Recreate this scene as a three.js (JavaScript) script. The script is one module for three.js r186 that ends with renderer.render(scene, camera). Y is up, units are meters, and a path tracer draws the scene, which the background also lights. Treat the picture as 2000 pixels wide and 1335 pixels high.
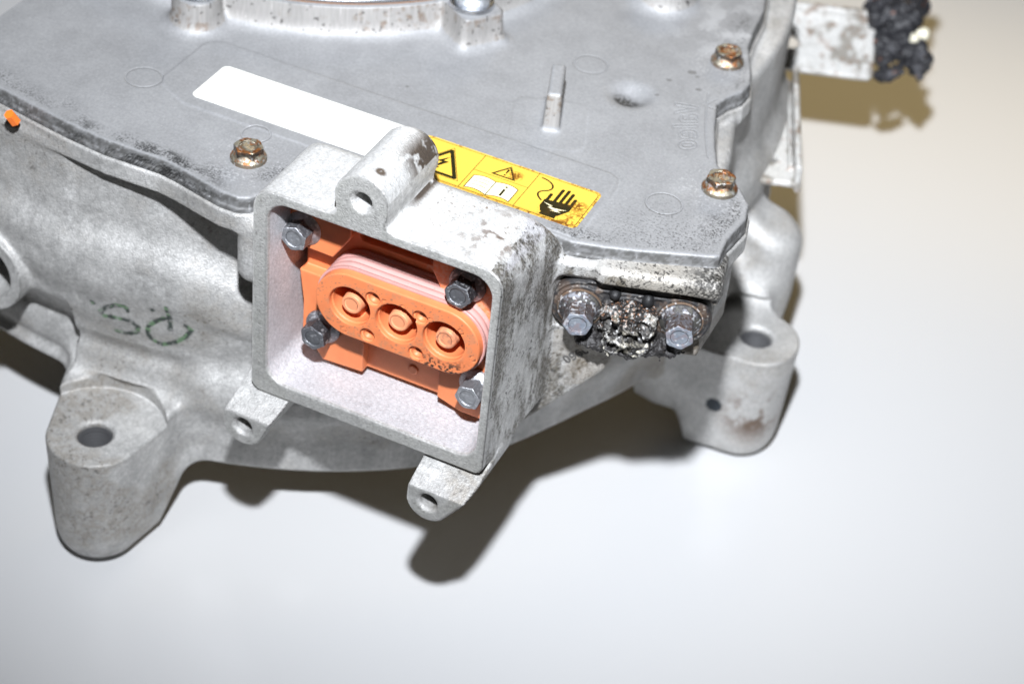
import * as THREE from 'three';
import { mergeGeometries, toCreasedNormals } from 'three/addons/utils/BufferGeometryUtils.js';
import { RectAreaLightUniformsLib } from 'three/addons/lights/RectAreaLightUniformsLib.js';
import { FontLoader } from 'three/addons/loaders/FontLoader.js';
import { TextGeometry } from 'three/addons/geometries/TextGeometry.js';

// ---------------------------------------------------------------- camera, room tone, lamps, exposure
const MM = 0.001, V = (x, y, z) => new THREE.Vector3(x, y, z);
const scene = new THREE.Scene();
scene.background = new THREE.Color().setRGB(0.016, 0.016, 0.015);           // the dim room round the table
const camera = new THREE.PerspectiveCamera(19.57, 1024 / 683, 0.02, 20);
const camUp = V(-0.117, 0.771, -0.626).normalize(), camAim = V(0, -0.6304, -0.7763);
camera.position.set(0.0465, 0.6069, 0.5147);
camera.up.copy(camUp);
camera.lookAt(camera.position.clone().add(camAim));
camera.focus = 0.695; camera.userData.fStop = 10;
const renderer = new THREE.WebGLRenderer({ antialias: true });
renderer.toneMapping = THREE.LinearToneMapping;
renderer.toneMappingExposure = 1;
renderer.shadowMap.enabled = true;
RectAreaLightUniformsLib.init();

const flashAt = camera.position.clone().addScaledVector(camUp, 0.198);      // flash gun in the hot shoe, straight above the lens
const flash = new THREE.SpotLight(new THREE.Color().setRGB(0.945, 0.985, 1.05), 6.7, 0, 0.82, 1, 2);
flash.position.copy(flashAt);
flash.target.position.set(0.16, 0.0, -1.02);
flash.castShadow = true; flash.shadow.radius = 0.75; flash.shadow.mapSize.set(2048, 2048);
scene.add(flash, flash.target);
const roomLamp = new THREE.RectAreaLight(new THREE.Color().setRGB(1, 0.76, 0.37), 1.9, 1.2, 0.46);   // warm lamp across the room, low behind the table
roomLamp.position.set(0.67, 1.2, -2.4); roomLamp.lookAt(0.25, 0.0, -0.45);
scene.add(roomLamp);
for (const [name, label, w, h, d, light, glow] of [['flash_lamp', 'white window of the flash gun above the camera', 0.07, 0.04, 0.03, flash, [2, 2, 1.95]], ['room_lamp', 'warm lamp panel across the room behind the table', 1.2, 0.46, 0.06, roomLamp, [1.5, 1.1, 0.5]]]) {   // the lamps themselves, each just behind its light
  const at = light === flash ? flash.target.position : V(0.2, 0, -0.3), m = new THREE.Mesh(new THREE.BoxGeometry(w, h, d), new THREE.MeshStandardMaterial({ name, color: 0x222222, emissive: new THREE.Color().setRGB(...glow), roughness: 0.6 }));
  m.position.copy(light.position).addScaledVector(at.clone().sub(light.position).normalize(), -d / 2 - 0.022); m.lookAt(at); m.name = name; m.userData = { label, category: 'lamp' }; scene.add(m);
}

// ---------------------------------------------------------------- noise
const fl = Math.floor, hyp = Math.hypot, mx = Math.max, mn = Math.min, ab = Math.abs;
const cl = (x, a = 0, b = 1) => (x < a ? a : x > b ? b : x), ss = (a, b, x) => { const t = cl((x - a) / (b - a)); return t * t * (3 - 2 * t); };
const mix = (a, b, t) => a + (b - a) * t, mix3 = (a, b, t) => [mix(a[0], b[0], t), mix(a[1], b[1], t), mix(a[2], b[2], t)];
function hash(i, j, k) { let h = Math.imul(i, 374761393) ^ Math.imul(j, 668265263) ^ Math.imul(k, 1274126177); h = Math.imul(h ^ (h >>> 13), 1103515245); h ^= h >>> 16; return (h >>> 0) / 4294967295; }
function vn(x, y, z) {
  const i = fl(x), j = fl(y), k = fl(z); let u = x - i, v = y - j, w = z - k; u *= u * (3 - 2 * u); v *= v * (3 - 2 * v); w *= w * (3 - 2 * w);
  return mix(mix(mix(hash(i, j, k), hash(i + 1, j, k), u), mix(hash(i, j + 1, k), hash(i + 1, j + 1, k), u), v), mix(mix(hash(i, j, k + 1), hash(i + 1, j, k + 1), u), mix(hash(i, j + 1, k + 1), hash(i + 1, j + 1, k + 1), u), v), w);
}
const fbm = (x, y, z, o = 3) => { let s = 0, a = 0.5, t = 0; for (let n = 0; n < o; n++) { s += a * vn(x, y, z); t += a; a *= 0.55; x = x * 2.03 + 17.3; y = y * 2.03 + 5.1; z = z * 2.03 + 9.7; } return s / t; };
let seed = 7; const rnd = () => { seed = (seed + 0x6d2b79f5) | 0; let t = Math.imul(seed ^ (seed >>> 15), 1 | seed); t = (t + Math.imul(t ^ (t >>> 7), 61 | t)) ^ t; return ((t ^ (t >>> 14)) >>> 0) / 4294967296; };

// ---------------------------------------------------------------- solids as distance fields (millimetres), meshed with surface nets
const smin = (a, b, k) => { const h = mx(k - ab(a - b), 0) / k; return mn(a, b) - h * h * k * 0.25; };
const smax = (a, b, k) => -smin(-a, -b, k);
const box2 = (x, y, hx, hy, r) => { const qx = ab(x) - hx + r, qy = ab(y) - hy + r; return hyp(mx(qx, 0), mx(qy, 0)) + mn(mx(qx, qy), 0) - r; };
const box3 = (x, y, z, hx, hy, hz, r) => { const qx = ab(x) - hx + r, qy = ab(y) - hy + r, qz = ab(z) - hz + r; return hyp(mx(qx, 0), mx(qy, 0), mx(qz, 0)) + mn(mx(qx, qy, qz), 0) - r; };
const slab = (d2, t, h, r) => { const a = d2 + r, b = ab(t) - h + r; return hyp(mx(a, 0), mx(b, 0)) + mn(mx(a, b), 0) - r; };      // a flat outline given thickness, edges rounded
function poly2(P) {                                                       // signed distance to a closed outline
  const n = P.length;
  return (x, y) => {
    let d = 1e9, s = 1;
    for (let i = 0, j = n - 1; i < n; j = i++) {
      const ax = P[i][0], ay = P[i][1], ex = P[j][0] - ax, ey = P[j][1] - ay, wx = x - ax, wy = y - ay, t = cl((wx * ex + wy * ey) / (ex * ex + ey * ey));
      const bx = wx - ex * t, by = wy - ey * t, q = bx * bx + by * by; if (q < d) d = q;
      const c1 = y >= ay, c2 = y < P[j][1], c3 = ex * wy > ey * wx;
      if ((c1 && c2 && c3) || (!c1 && !c2 && !c3)) s = -s;
    }
    return s * Math.sqrt(d);
  };
}
let ID = 0;
function nets(f, lo, hi, h, color, scale = 20, lip = 1, skip = null, planar = null) {                // -> Map(id -> BufferGeometry): positions in metres, uv in units of `scale` mm
  const B = 8, nb = [0, 1, 2].map((k) => Math.ceil((hi[k] - lo[k]) / (h * B))), pos = [], cells = new Map(), reach = h * B * 0.87 * lip + h;
  const key = (a, b, c) => (a * nb[1] + b) * nb[2] + c, val = new Float32Array(729), W = [0, 1, 9, 10, 81, 82, 90, 91], quads = [];
  for (let a = 0; a < nb[0]; a++) for (let b = 0; b < nb[1]; b++) for (let c = 0; c < nb[2]; c++) {
    const x0 = lo[0] + a * B * h, y0 = lo[1] + b * B * h, z0 = lo[2] + c * B * h;
    if (skip && skip(x0 + B * h / 2, y0 + B * h / 2, z0 + B * h / 2)) continue;
    if (ab(f(x0 + B * h / 2, y0 + B * h / 2, z0 + B * h / 2)) > reach) continue;
    let neg = 0;
    for (let i = 0, m = 0; i < 9; i++) for (let j = 0; j < 9; j++) for (let k = 0; k < 9; k++, m++) { const v = f(x0 + i * h, y0 + j * h, z0 + k * h); val[m] = v; if (v < 0) neg++; }
    if (!neg || neg === 729) continue;
    const own = new Int32Array(512).fill(-1), msk = new Uint8Array(512);
    for (let i = 0; i < 8; i++) for (let j = 0; j < 8; j++) for (let k = 0; k < 8; k++) {
      const o = i * 81 + j * 9 + k; let m = 0; for (let q = 0; q < 8; q++) if (val[o + W[q]] < 0) m |= 1 << q;
      if (m === 0 || m === 255) continue;
      let sx = 0, sy = 0, sz = 0, n = 0;
      for (const [p, q] of EDGES) {
        if (((m >> p) & 1) === ((m >> q) & 1)) continue;
        const va = val[o + W[p]], vb = val[o + W[q]], t = va / (va - vb);
        sx += mix(p >> 2 & 1, q >> 2 & 1, t); sy += mix(p >> 1 & 1, q >> 1 & 1, t); sz += mix(p & 1, q & 1, t); n++;
      }
      const c8 = i * 64 + j * 8 + k; own[c8] = pos.length / 3; pos.push(x0 + (i + sx / n) * h, y0 + (j + sy / n) * h, z0 + (k + sz / n) * h);
      const s0 = m & 1; msk[c8] = ((m >> 4 & 1) !== s0 ? 1 : 0) | ((m >> 1 & 1) !== s0 ? 4 : 0) | ((m >> 2 & 1) !== s0 ? 2 : 0) | (s0 ? 8 : 0);
    }
    cells.set(key(a, b, c), [own, msk, a, b, c]);
  }
  const at = (i, j, k) => { if (i < 0 || j < 0 || k < 0) return -1; const e = cells.get(key(i >> 3, j >> 3, k >> 3)); return e ? e[0][(i & 7) * 64 + (j & 7) * 8 + (k & 7)] : -1; };
  for (const [own, msk, a, b, c] of cells.values()) for (let c8 = 0; c8 < 512; c8++) {
    const m = msk[c8]; if (!(m & 7)) continue;
    const i = a * 8 + (c8 >> 6), j = b * 8 + (c8 >> 3 & 7), k = c * 8 + (c8 & 7), p = own[c8], flip = !!(m & 8);
    const put = (q, r, s) => { if (q < 0 || r < 0 || s < 0) return; flip ? quads.push(p, q, r, s) : quads.push(p, s, r, q); };
    if (m & 1) put(at(i, j - 1, k), at(i, j - 1, k - 1), at(i, j, k - 1));
    if (m & 2) put(at(i, j, k - 1), at(i - 1, j, k - 1), at(i - 1, j, k));
    if (m & 4) put(at(i - 1, j, k), at(i - 1, j - 1, k), at(i, j - 1, k));
  }
  const N = pos.length / 3, nor = new Float32Array(N * 3), col = new Float32Array(N * 3), ids = new Int16Array(N), e = h * 0.45;
  for (let v = 0; v < N; v++) {
    let x = pos[v * 3], y = pos[v * 3 + 1], z = pos[v * 3 + 2];
    const g = () => { const A = f(x + e, y - e, z - e), Bq = f(x - e, y - e, z + e), C = f(x - e, y + e, z - e), D = f(x + e, y + e, z + e); return [A - Bq - C + D, -A - Bq + C + D, -A + Bq - C + D]; };
    let n = g(), l = hyp(...n) || 1; n = n.map((q) => q / l);
    const d = cl(f(x, y, z), -h * 0.6, h * 0.6); x -= n[0] * d; y -= n[1] * d; z -= n[2] * d;
    n = g(); l = hyp(...n) || 1; n = n.map((q) => q / l);
    ID = 0; f(x, y, z); ids[v] = ID;
    const cc = color(x, y, z, n[0], n[1], n[2], ID);
    pos[v * 3] = x; pos[v * 3 + 1] = y; pos[v * 3 + 2] = z; nor.set(n, v * 3); col.set(cc, v * 3);
  }
  const out = new Map();
  for (let q = 0; q < quads.length; q += 4) {
    const id = ids[quads[q]]; let g = out.get(id);
    if (!g) out.set(id, (g = { map: new Map(), p: [], n: [], c: [], u: [], ix: [] }));
    for (const T of [[quads[q], quads[q + 1], quads[q + 2]], [quads[q], quads[q + 2], quads[q + 3]]]) {
      if (T[0] === T[1] || T[1] === T[2] || T[0] === T[2]) continue;
      const s = [0, 1, 2].map((k) => ab(nor[T[0] * 3 + k] + nor[T[1] * 3 + k] + nor[T[2] * 3 + k])), ax = planar ? 3 : s[0] > s[1] && s[0] > s[2] ? 0 : s[1] > s[2] ? 1 : 2;
      for (const v of T) {
        let w = g.map.get(v * 4 + ax);
        if (w === undefined) {
          w = g.p.length / 3; g.map.set(v * 4 + ax, w);
          const X = pos[v * 3], Y = pos[v * 3 + 1], Z = pos[v * 3 + 2];
          g.p.push(X * MM, Y * MM, Z * MM); g.n.push(nor[v * 3], nor[v * 3 + 1], nor[v * 3 + 2]); g.c.push(col[v * 3], col[v * 3 + 1], col[v * 3 + 2]);
          ax === 3 ? g.u.push(...planar(X, Y, Z)) : ax === 0 ? g.u.push(Z / scale, Y / scale) : ax === 1 ? g.u.push(X / scale, Z / scale) : g.u.push(X / scale, Y / scale);
        }
        g.ix.push(w);
      }
    }
  }
  const res = new Map();
  for (const [id, g] of out) {
    const G = new THREE.BufferGeometry();
    G.setAttribute('position', new THREE.Float32BufferAttribute(g.p, 3)); G.setAttribute('normal', new THREE.Float32BufferAttribute(g.n, 3));
    G.setAttribute('color', new THREE.Float32BufferAttribute(g.c, 3)); G.setAttribute('uv', new THREE.Float32BufferAttribute(g.u, 2));
    G.setIndex(g.ix); res.set(id, G);
  }
  return res;
}
const EDGES = [[0, 1], [2, 3], [4, 5], [6, 7], [0, 2], [1, 3], [4, 6], [5, 7], [0, 4], [1, 5], [2, 6], [3, 7]];

// ---------------------------------------------------------------- textures and materials
function tex(w, h, draw, srgb, repeat = true) {
  const cv = document.createElement('canvas'); cv.width = w; cv.height = h; const c = cv.getContext('2d'); draw(c, w, h);
  const t = new THREE.CanvasTexture(cv); if (srgb) t.colorSpace = THREE.SRGBColorSpace; if (repeat) t.wrapS = t.wrapT = THREE.RepeatWrapping; return t;
}
function noiseTex(n, fn, srgb = false) {                                    // tileable grey noise from a periodic lattice
  const d = new Uint8Array(n * n * 4);
  for (let j = 0; j < n; j++) for (let i = 0; i < n; i++) { const v = cl(fn(i / n, j / n)) * 255; d.set([v, v, v, 255], (j * n + i) * 4); }
  const t = new THREE.DataTexture(d, n, n); t.wrapS = t.wrapT = THREE.RepeatWrapping; t.magFilter = t.minFilter = THREE.LinearFilter; if (srgb) t.colorSpace = THREE.SRGBColorSpace; t.needsUpdate = true; return t;
}
const per = (x, y, p, s) => { const i = fl(x * p), j = fl(y * p); let u = x * p - i, v = y * p - j; u *= u * (3 - 2 * u); v *= v * (3 - 2 * v); const H = (a, b) => hash(((a % p) + p) % p, ((b % p) + p) % p, s); return mix(mix(H(i, j), H(i + 1, j), u), mix(H(i, j + 1), H(i + 1, j + 1), u), v); };
const grainBump = noiseTex(512, (x, y) => 0.45 * per(x, y, 40, 1) + 0.35 * per(x, y, 90, 2) + 0.2 * per(x, y, 180, 3));
const grainMap = noiseTex(512, (x, y) => { const a = per(x, y, 60, 4), b = per(x, y, 128, 5), c = per(x, y, 24, 6); const d = per(x, y, 36, 7); return 0.56 + 0.18 * a + 0.08 * b + 0.16 * c + 0.15 * d - (a > 0.95 ? 0.3 : 0) + (d > 0.9 ? 0.12 : 0); });
const fineBump = noiseTex(512, (x, y) => 0.5 * per(x, y, 128, 8) + 0.5 * per(x, y, 32, 9));
const std = (o) => new THREE.MeshStandardMaterial(o);
const M = {
  cast: std({ name: 'cast_aluminium', vertexColors: true, map: grainMap, bumpMap: grainBump, bumpScale: 0.00027, roughness: 0.52, metalness: 0.28 }),
  black: std({ name: 'scorched_black_plastic', vertexColors: true, bumpMap: grainBump, bumpScale: 0.00012, roughness: 0.55, metalness: 0 }),
  burnt: std({ name: 'corroded_steel', vertexColors: true, bumpMap: fineBump, bumpScale: 0.0001, roughness: 0.5, metalness: 0.3 }),
  orange: std({ name: 'orange_plastic', vertexColors: true, bumpMap: fineBump, bumpScale: 0.00004, roughness: 0.5, metalness: 0 }),
  steel: std({ name: 'bolt_steel', vertexColors: true, bumpMap: fineBump, bumpScale: 0.00008, roughness: 0.38, metalness: 0.7 }),
  foam: std({ name: 'melted_residue', vertexColors: true, roughness: 0.35, metalness: 0.1 }),
};

// ---------------------------------------------------------------- names, parents, labels
const counts = {};
function nm(name) { const n = counts[name] = (counts[name] ?? -1) + 1; return n ? `${name}_${String(n).padStart(3, '0')}` : name; }
function part(name, geo, mat, parent, label) {
  const m = new THREE.Mesh(geo, mat); m.name = nm(name); m.castShadow = m.receiveShadow = true; parent.add(m); if (label) m.userData.label = label; return m;
}
function group(name, parent, label) { const g = new THREE.Group(); g.name = nm(name); parent.add(g); if (label) g.userData.label = label; return g; }
const mmGeo = (g) => { g.scale(MM, MM, MM); return g; };

const unit = new THREE.Group(); unit.name = 'motor_inverter_unit'; scene.add(unit);
unit.rotation.y = -20.8 * Math.PI / 180;
unit.userData = { label: 'burnt grey cast aluminium electric motor unit with orange connector standing on the white table', category: 'motor unit' };

// ---------------------------------------------------------------- outlines (local millimetres: x along the connector face, z towards the viewer)
const arc = (cx, cz, r, a0, a1, n) => Array.from({ length: n + 1 }, (_, i) => { const a = (a0 + (a1 - a0) * i / n) * Math.PI / 180; return [cx + r * Math.sin(a), cz + r * Math.cos(a)]; });
const coverPts = [...arc(-160, -262, 212, -70, -12, 14), [-188, -52.6], [-173, -49.8], [-155, -46.8], [-138, -45], [-125, -45.3], [-114, -45.6], [-105.5, -44.3], [-95, -41.8], [-84.5, -39.5], [-77.5, -39.6], [-73, -42], [-70.5, -47], [-68, -56], [-62, -70], [-50, -78], [0, -80], [31, -80.3], [37, -80], [49, -83.5], [61, -88.3], [86, -99.6], [87.6, -101.5], [86.4, -113], [88, -128.5], [85.6, -138], [79.6, -146], [71, -152], [66, -157], [61, -168], [56.3, -180.3], [51, -197], [53, -205], [56.6, -212], [57, -220], [53, -232], [46.5, -247], [44, -261], [42, -280], [36, -302], [20, -345], [-240, -345]];
const sdCover = poly2(coverPts.filter((p, i) => !(i < 15 && p[0] > -189)));
const Nn = [0.336, 0.942], En = [0.942, -0.336];                            // the lobe's own axes: forward and along
const lobePts = [[-40, -90], [31, -81.5], [60, -90], [86, -100], [86, -128], [74, -150], [67, -165], [64, -182.6], [50.2, -229.5], [44, -252], [36, -280], [26, -330], [-60, -330]];
const sdLobe = poly2(lobePts);

// ---------------------------------------------------------------- housing
const RP = [[40, 214], [54, 214], [60, 216], [67, 219.5], [77, 219], [88, 213], [104, 216], [122, 220], [133, 219.4], [147, 213.6], [160, 213.4], [190, 213.4]];
function rProf(y) { if (y <= RP[0][0]) return RP[0][1]; for (let i = 1; i < RP.length; i++) if (y < RP[i][0]) { const t = (y - RP[i - 1][0]) / (RP[i][0] - RP[i - 1][0]); return mix(RP[i - 1][1], RP[i][1], t * t * (3 - 2 * t)); } return 213.4; }
const RPT = new Float32Array(400).map((_, i) => { const y = 30 + i * 0.5; let s = 0; for (let k = -4; k <= 4; k++) s += rProf(y + k); return s / 9; });
const feet = [[-132, -22], [80.4, -223.6]].map(([x, z]) => { const dx = -160 - x, dz = -262 - z, l = hyp(dx, dz); return { x, z, ux: dx / l, uz: dz / l }; });
const unevenCap = (px, py, r1, r2, h) => { px = ab(px); const b = (r1 - r2) / h, a = Math.sqrt(1 - b * b), k = -b * px + a * py; if (k < 0) return hyp(px, py) - r1; if (k > a * h) return hyp(px, py - h) - r2; return px * a + py * b - r1; };
const pocketTop = (z) => z > -64 ? 204.2 : 204.2 - 30 * ss(-64, -94, z);
function terminalFrame(x, z) { const X = x - 60, Z = z + 88; return [X * 0.947 - Z * 0.32, X * 0.32 + Z * 0.947]; }       // along, outward (block face at 0)
const blockOut = poly2([[-36, 181], [-33, 181], [31, 181], [33, 175], [31.5, 166], [28, 157], [22, 151.5], [10, 147], [0, 144.5], [-14, 146], [-24, 147], [-38, 147], [-60, 150], [-60, 179]]);
const ovalOut = (s, y) => { const u = s - 1; return hyp(mx(ab(u) - 18.8, 0) , (y - 161.5)) - 12.6; };
function housing(x, y, z) {
  const dx = x + 160, dz = z + 262, r = hyp(dx, dz), ang = Math.atan2(dx, dz);
  ID = 1;
  const yi = cl((y + 12 * ss(-118, -64, x) * ss(96, 112, y) - 30) * 2, 0, 398), yk = fl(yi), R = mix(RPT[yk], RPT[yk + 1], yi - yk) + 0.8 * ss(-153, -158.5, x) * ss(96, 106, y) - 8 * ss(-158.5, -160.5, x) * ss(104, 86, y) - 5.5 * ss(-98, -118, x) * ss(58, 65, y) * ss(90, 80, y), bot = 33 + 9 * ss(0.75, 1.1, ang) + 24 * ss(-163, -170, x);
  let a = r - R + 3, b = mx(bot - y, y - 178) + 3;
  let d = hyp(mx(a, 0), mx(b, 0)) + mn(mx(a, b), 0) - 3;
  if (y > 120 && x > -80) { const q = slab(sdLobe(x, z), y - 159, 19, 3); d = smin(d, q, 8); }
  if (y > 60) {
    if (y > 165) { const q = slab(sdCover(x, z) - 1.0, y - 177, 4.0, 1); d = smin(d, q, 2.2); }
  }
  // screw column under the near cover bolt
  if (x < -45 && x > -95 && y > 130 && z > -80) { const q = box3(x + 66, y - 165, z + 58, 13, 15.5, 19, 6); d = smin(d, q, 3); }
  // bore ring at the left
  if (x < -150) { const rr = hyp(x + 195.5, y - 108), q = mx(rr - 19, ab(z + 52) - 13) ; d = smin(d, q, 2.5); d = smax(d, -mx(rr - 13.8, -72 - z), 0.8); }
  // terminal block behind the connector pocket
  if (x > -30 && y > 110) {
    const [s, n] = terminalFrame(x, z);
    if (n > -60 && n < 30) {
      let q = slab(blockOut(s, y - 2.4 * ss(178, 170, y)), n + 27, 30.5, 2);
      const lip = slab(box2(s - 9.5, y - 178.6, 23, 4.2, 3), n + 18, 25.2, 3.4); q = smin(q, lip, 2.4);
      const rec = mx(mn(ovalOut(s, y), ovalOut(s + 4, y)) - 1.4, -5 - n); q = smax(q, -rec, 1.2);
      if (q < d + 3) { if (q < d) ID = 4; d = smin(d, q, 3); }
    }
  }
  // web under the terminal block
  if (x > 10 && x < 80 && y < 155) { const [s, n] = terminalFrame(x, z); let q = box3(s + 22, y - 115, n + 33, 20, 35, 31, 5); q = smax(q, (97 + (s + 33) * 1.1 - y) * 0.67, 3); d = smin(d, q, 6); }
  // feet
  for (let k = 0; k < 2; k++) {
    const F = feet[k], fx = x - F.x, fz = z - F.z; if (fx * fx + fz * fz > (k ? 17000 : 6400) || y > 110) continue;
    const along = fx * F.ux + fz * F.uz, across = fx * F.uz - fz * F.ux, dr = (62 - y) * 0.035;
    let q = k ? unevenCap(across, along, 19.5 - dr, 40 - dr, 88) : unevenCap(across, along, 19.5 - dr, 33 - dr, 55); const yb = k ? 1.5 : 4, yt = 67; q = slab(q, y - (yt + yb) / 2, (yt - yb) / 2, 2.5); q = smax(q, k ? (smin(mx(0, along - 17) * 3, 16 + mx(0, along - 34) * 0.3, 8) + yb - y) * 0.5 : (mx(0, along - 14) * 1.25 + yb - y) * 0.62, 8);
    if (q < d && along < 46) ID = 5 + k;
    d = smin(d, q, k ? 13 : 9);
    d = smax(d, -mx(hyp(fx, fz) - 28.5, 62 - y, y - 69), 0.9);
    const hr = hyp(fx, fz); d = smax(d, -mx(hr - 7.1 - mn(mx(0, y - 60.8) * 0.9, 1.4), mx(-y, y - 70)), 0.3);
    if (k) { const lump = slab(hyp(x - 68, z + 264) - 15 + mx(0, 60 - y) * 0.1, y - 52, 45 - (x - 68) * 0.3, 7); if (lump < d) ID = 6; d = smin(d, lump, 13); }
  }
  // connector pocket, boss and lugs
  if (x > -95 && x < 60 && y > 80 && z > -135) {
    const back = -30 - z, grow = back * 0.03;
    let p2 = box2(x + 16 - grow * 0.4, y - 157.8, 48.6 + grow, 46.8, y > 157 ? (x > -16 ? 9 + back * 0.32 : 9 + back * 0.05) : 4);
    const boss = hyp(x + 22.2, y - 212.6) - 10.6, bz = -66 - z;
    let bd = bz > 0 ? hyp(hyp(x + 22.2, y - 212.6 + bz * 0.35), bz * 1.15) - 10.6 : boss;
    let q = smax(p2, y - pocketTop(z), 4); q = smin(q, bd, 7); q = mx(q, z + 30); q = mx(q, -125 - z);
    let id = 2;
    for (let k = 0; k < 2; k++) {
      const lx = k ? 16.3 : -62.5, ly = k ? 97.8 : 99.2, zl = -20; const wx = k ? 4.5 : 3.5, wl = hyp(wx, 13), ca = ((x - lx) * wx + (y - ly) * 13) / wl, cb = ((x - lx) * 13 - (y - ly) * wx) / wl; let g = unevenCap(cb, ca, 8.6, k ? 12.5 : 10.5, wl); g = mx(g, y - ly - 5.6 - mx(0, zl - z) * 0.45, z - zl, -56 - z);
      if (g < q) id = k ? 7 : 3; q = smin(q, g, 2.4);
      q = smax(q, -mx(hyp(x - lx, y - ly) - 3.5 - mx(0, z - zl + 1.2) * 0.8, -44 - z), 0.25);
    }
    q = smax(q, -mx(hyp(x + 22.2, y - 212.6) - 3.5 - mx(0, z + 31.2) * 0.8, -52 - z), 0.25);
    if (q < d) ID = id; d = smin(d, q, 3);
    const open = mx(box2(x + 14.8 + back * 0.0, y - 158.3, 43.9 - back * 0.055, 41.2 - back * 0.03, 8), -62 - z); if (-open > d - 0.5) { if (-open > d) ID = 2; d = smax(d, -open, 0.9); }
  }
  return d;
}
// colours are reflectances: grime, soot and marker ink lie where the photograph shows their grain
const alu = [0.67, 0.66, 0.64];
const strokes = [[[-131.6, 107.9], [-132.3, 110.3], [-136.6, 109.4], [-141.3, 106.1], [-144.4, 102.5], [-142.8, 100.9], [-136.9, 102], [-131, 102.2], [-128.1, 100.2], [-129.1, 96.6], [-133, 94], [-138.5, 93.5]], [[-115.8, 109.1], [-119.1, 106.8], [-123.4, 102.2], [-124.4, 98.1], [-123.7, 94.7], [-119.5, 92.3], [-113.6, 95.4], [-108.5, 100.3], [-105.6, 105.3], [-107.6, 107.6]], [[-114, 116.2], [-113.7, 110], [-114.3, 102.9]], [[-120.6, 112.7], [-120.2, 112.8]], [[-147.6, 106.6], [-147, 106.5]]];
const segD = (x, y, S) => { let m = 1e9; for (let i = 1; i < S.length; i++) { const [ax, ay] = S[i - 1], ex = S[i][0] - ax, ey = S[i][1] - ay, t = cl(((x - ax) * ex + (y - ay) * ey) / (ex * ex + ey * ey)); m = mn(m, hyp(x - ax - ex * t, y - ay - ey * t)); } return m; };
const spot = (x, y, z, cx, cy, cz, r) => cl(1 - hyp(x - cx, y - cy, z - cz) / r);
function housingColor(x, y, z, nx, ny, nz, id) {
  let c = alu.slice(); const big = fbm(x * 0.022 + 3, y * 0.022, z * 0.022, 3), mid = fbm(x * 0.09, y * 0.09 + 7, z * 0.09, 3), fine = fbm(x * 0.55, y * 0.55, z * 0.55 + 3, 2), fq = id === 2 || id === 4 ? 1.9 : 1.1, sp = vn(x * fq + 40, y * fq, z * fq), sp2 = vn(x * fq * 0.7, y * fq * 0.7 + 90, z * fq * 0.7);
  let k = 0.80 + 0.34 * (big - 0.5) + 0.42 * (mid - 0.5) + 0.36 * (fine - 0.5); k = mx(k, 0.2); c = c.map((q) => q * k);
  const dirt = (amount, tone) => { c = mix3(c, tone, cl(amount)); }, grime = [0.16, 0.135, 0.10], soot = [0.03, 0.028, 0.025], white = [0.82, 0.82, 0.81];
  // light oxide bloom and scattered specks everywhere
  dirt(ss(0.58, 0.8, fbm(x * 0.05 + 50, y * 0.05, z * 0.05, 3)) * 0.25 * ss(0.4, 0.7, fine), white);
  dirt(ss(0.86, 0.94, sp) * 0.35, [0.2, 0.19, 0.17]);
  // weathering stains in broken patches, denser on the feet
  if (id === 1 || id >= 4) { const st = fbm(x * 0.034 + 21, y * 0.034, z * 0.034 + 5, 4); dirt(ss(0.50, 0.64, st) * (0.25 + 0.5 * ss(0.4, 0.62, fine)) * (id >= 5 ? 0.8 : 0.5), [0.27, 0.235, 0.19]); dirt(ss(0.6, 0.68, st) * ss(0.74, 0.86, sp) * 0.7, [0.09, 0.08, 0.07]); }
  // grey-brown smears on the front wall
  let w = spot(x, y, z, -98, 163, -48, 26) * 0.8 + spot(x, y, z, -101, 112, -48, 22) + spot(x, y, z, -128, 88, -46, 34) * 0.7;
  dirt(w * ss(0.38, 0.75, mid) * 0.75 + w * ss(0.72, 0.85, sp) * 0.6, grime);
  // marker pen strokes
  if (x < -95 && y < 125 && y > 85 && z > -62) for (const S of strokes) { const q = segD(x, y, S); if (q < 1.3) dirt((fine > 0.36 ? 0.92 : 0.4) * ss(1.3, 0.8, q), vn(x * 0.5, y * 0.5, 3) > 0.62 ? [0.15, 0.28, 0.14] : [0.02, 0.04, 0.03]); }
  if ((id === 2 && z > -31 || (id === 3 || id === 7) && z > -21) && nz > 0.8) { dirt(0.3 + 0.35 * ss(0.4, 0.7, mid), [0.36, 0.36, 0.33]); dirt(ss(0.82, 0.92, sp) * 0.4, [0.2, 0.19, 0.17]); }
  // pocket roof and boss: whitish casting, peppered, brown flakes on the boss's far flank
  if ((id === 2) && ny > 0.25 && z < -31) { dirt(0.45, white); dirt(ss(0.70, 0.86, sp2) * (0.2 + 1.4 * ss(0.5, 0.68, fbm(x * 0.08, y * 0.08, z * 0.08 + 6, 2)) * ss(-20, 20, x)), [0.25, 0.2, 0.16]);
    dirt(ss(0.30, 0.47, fbm(x * 0.22, y * 0.22, z * 0.22 + 4, 3) * 0.55 + fine * 0.45) * ss(-23, -14, x) * ss(-9, -12, x) * ss(-42, -56, z) * ss(198, 205, y) * 1.1, [0.09, 0.07, 0.055]); dirt(ss(2.6, 1.2, hyp(x + 19, z + 37)) * ss(0.4, 0.5, fine), [0.12, 0.09, 0.07]);
    dirt(ss(0.55, 0.7, fbm(x * .3, y * .3, z * .3)) * spot(x, y, z, 22, 203, -50, 22), [0.2, 0.15, 0.12]); }
  if (id === 2 && z < -31.5 && x > -60 && x < 31 && y > 112 && y < 201 && (nx > 0.4 || ny > 0.4 || nx < -0.4)) c = mix3(c, [0.66, 0.65, 0.675].map((q) => q * (0.92 + 0.16 * mid)), 0.8);
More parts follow.
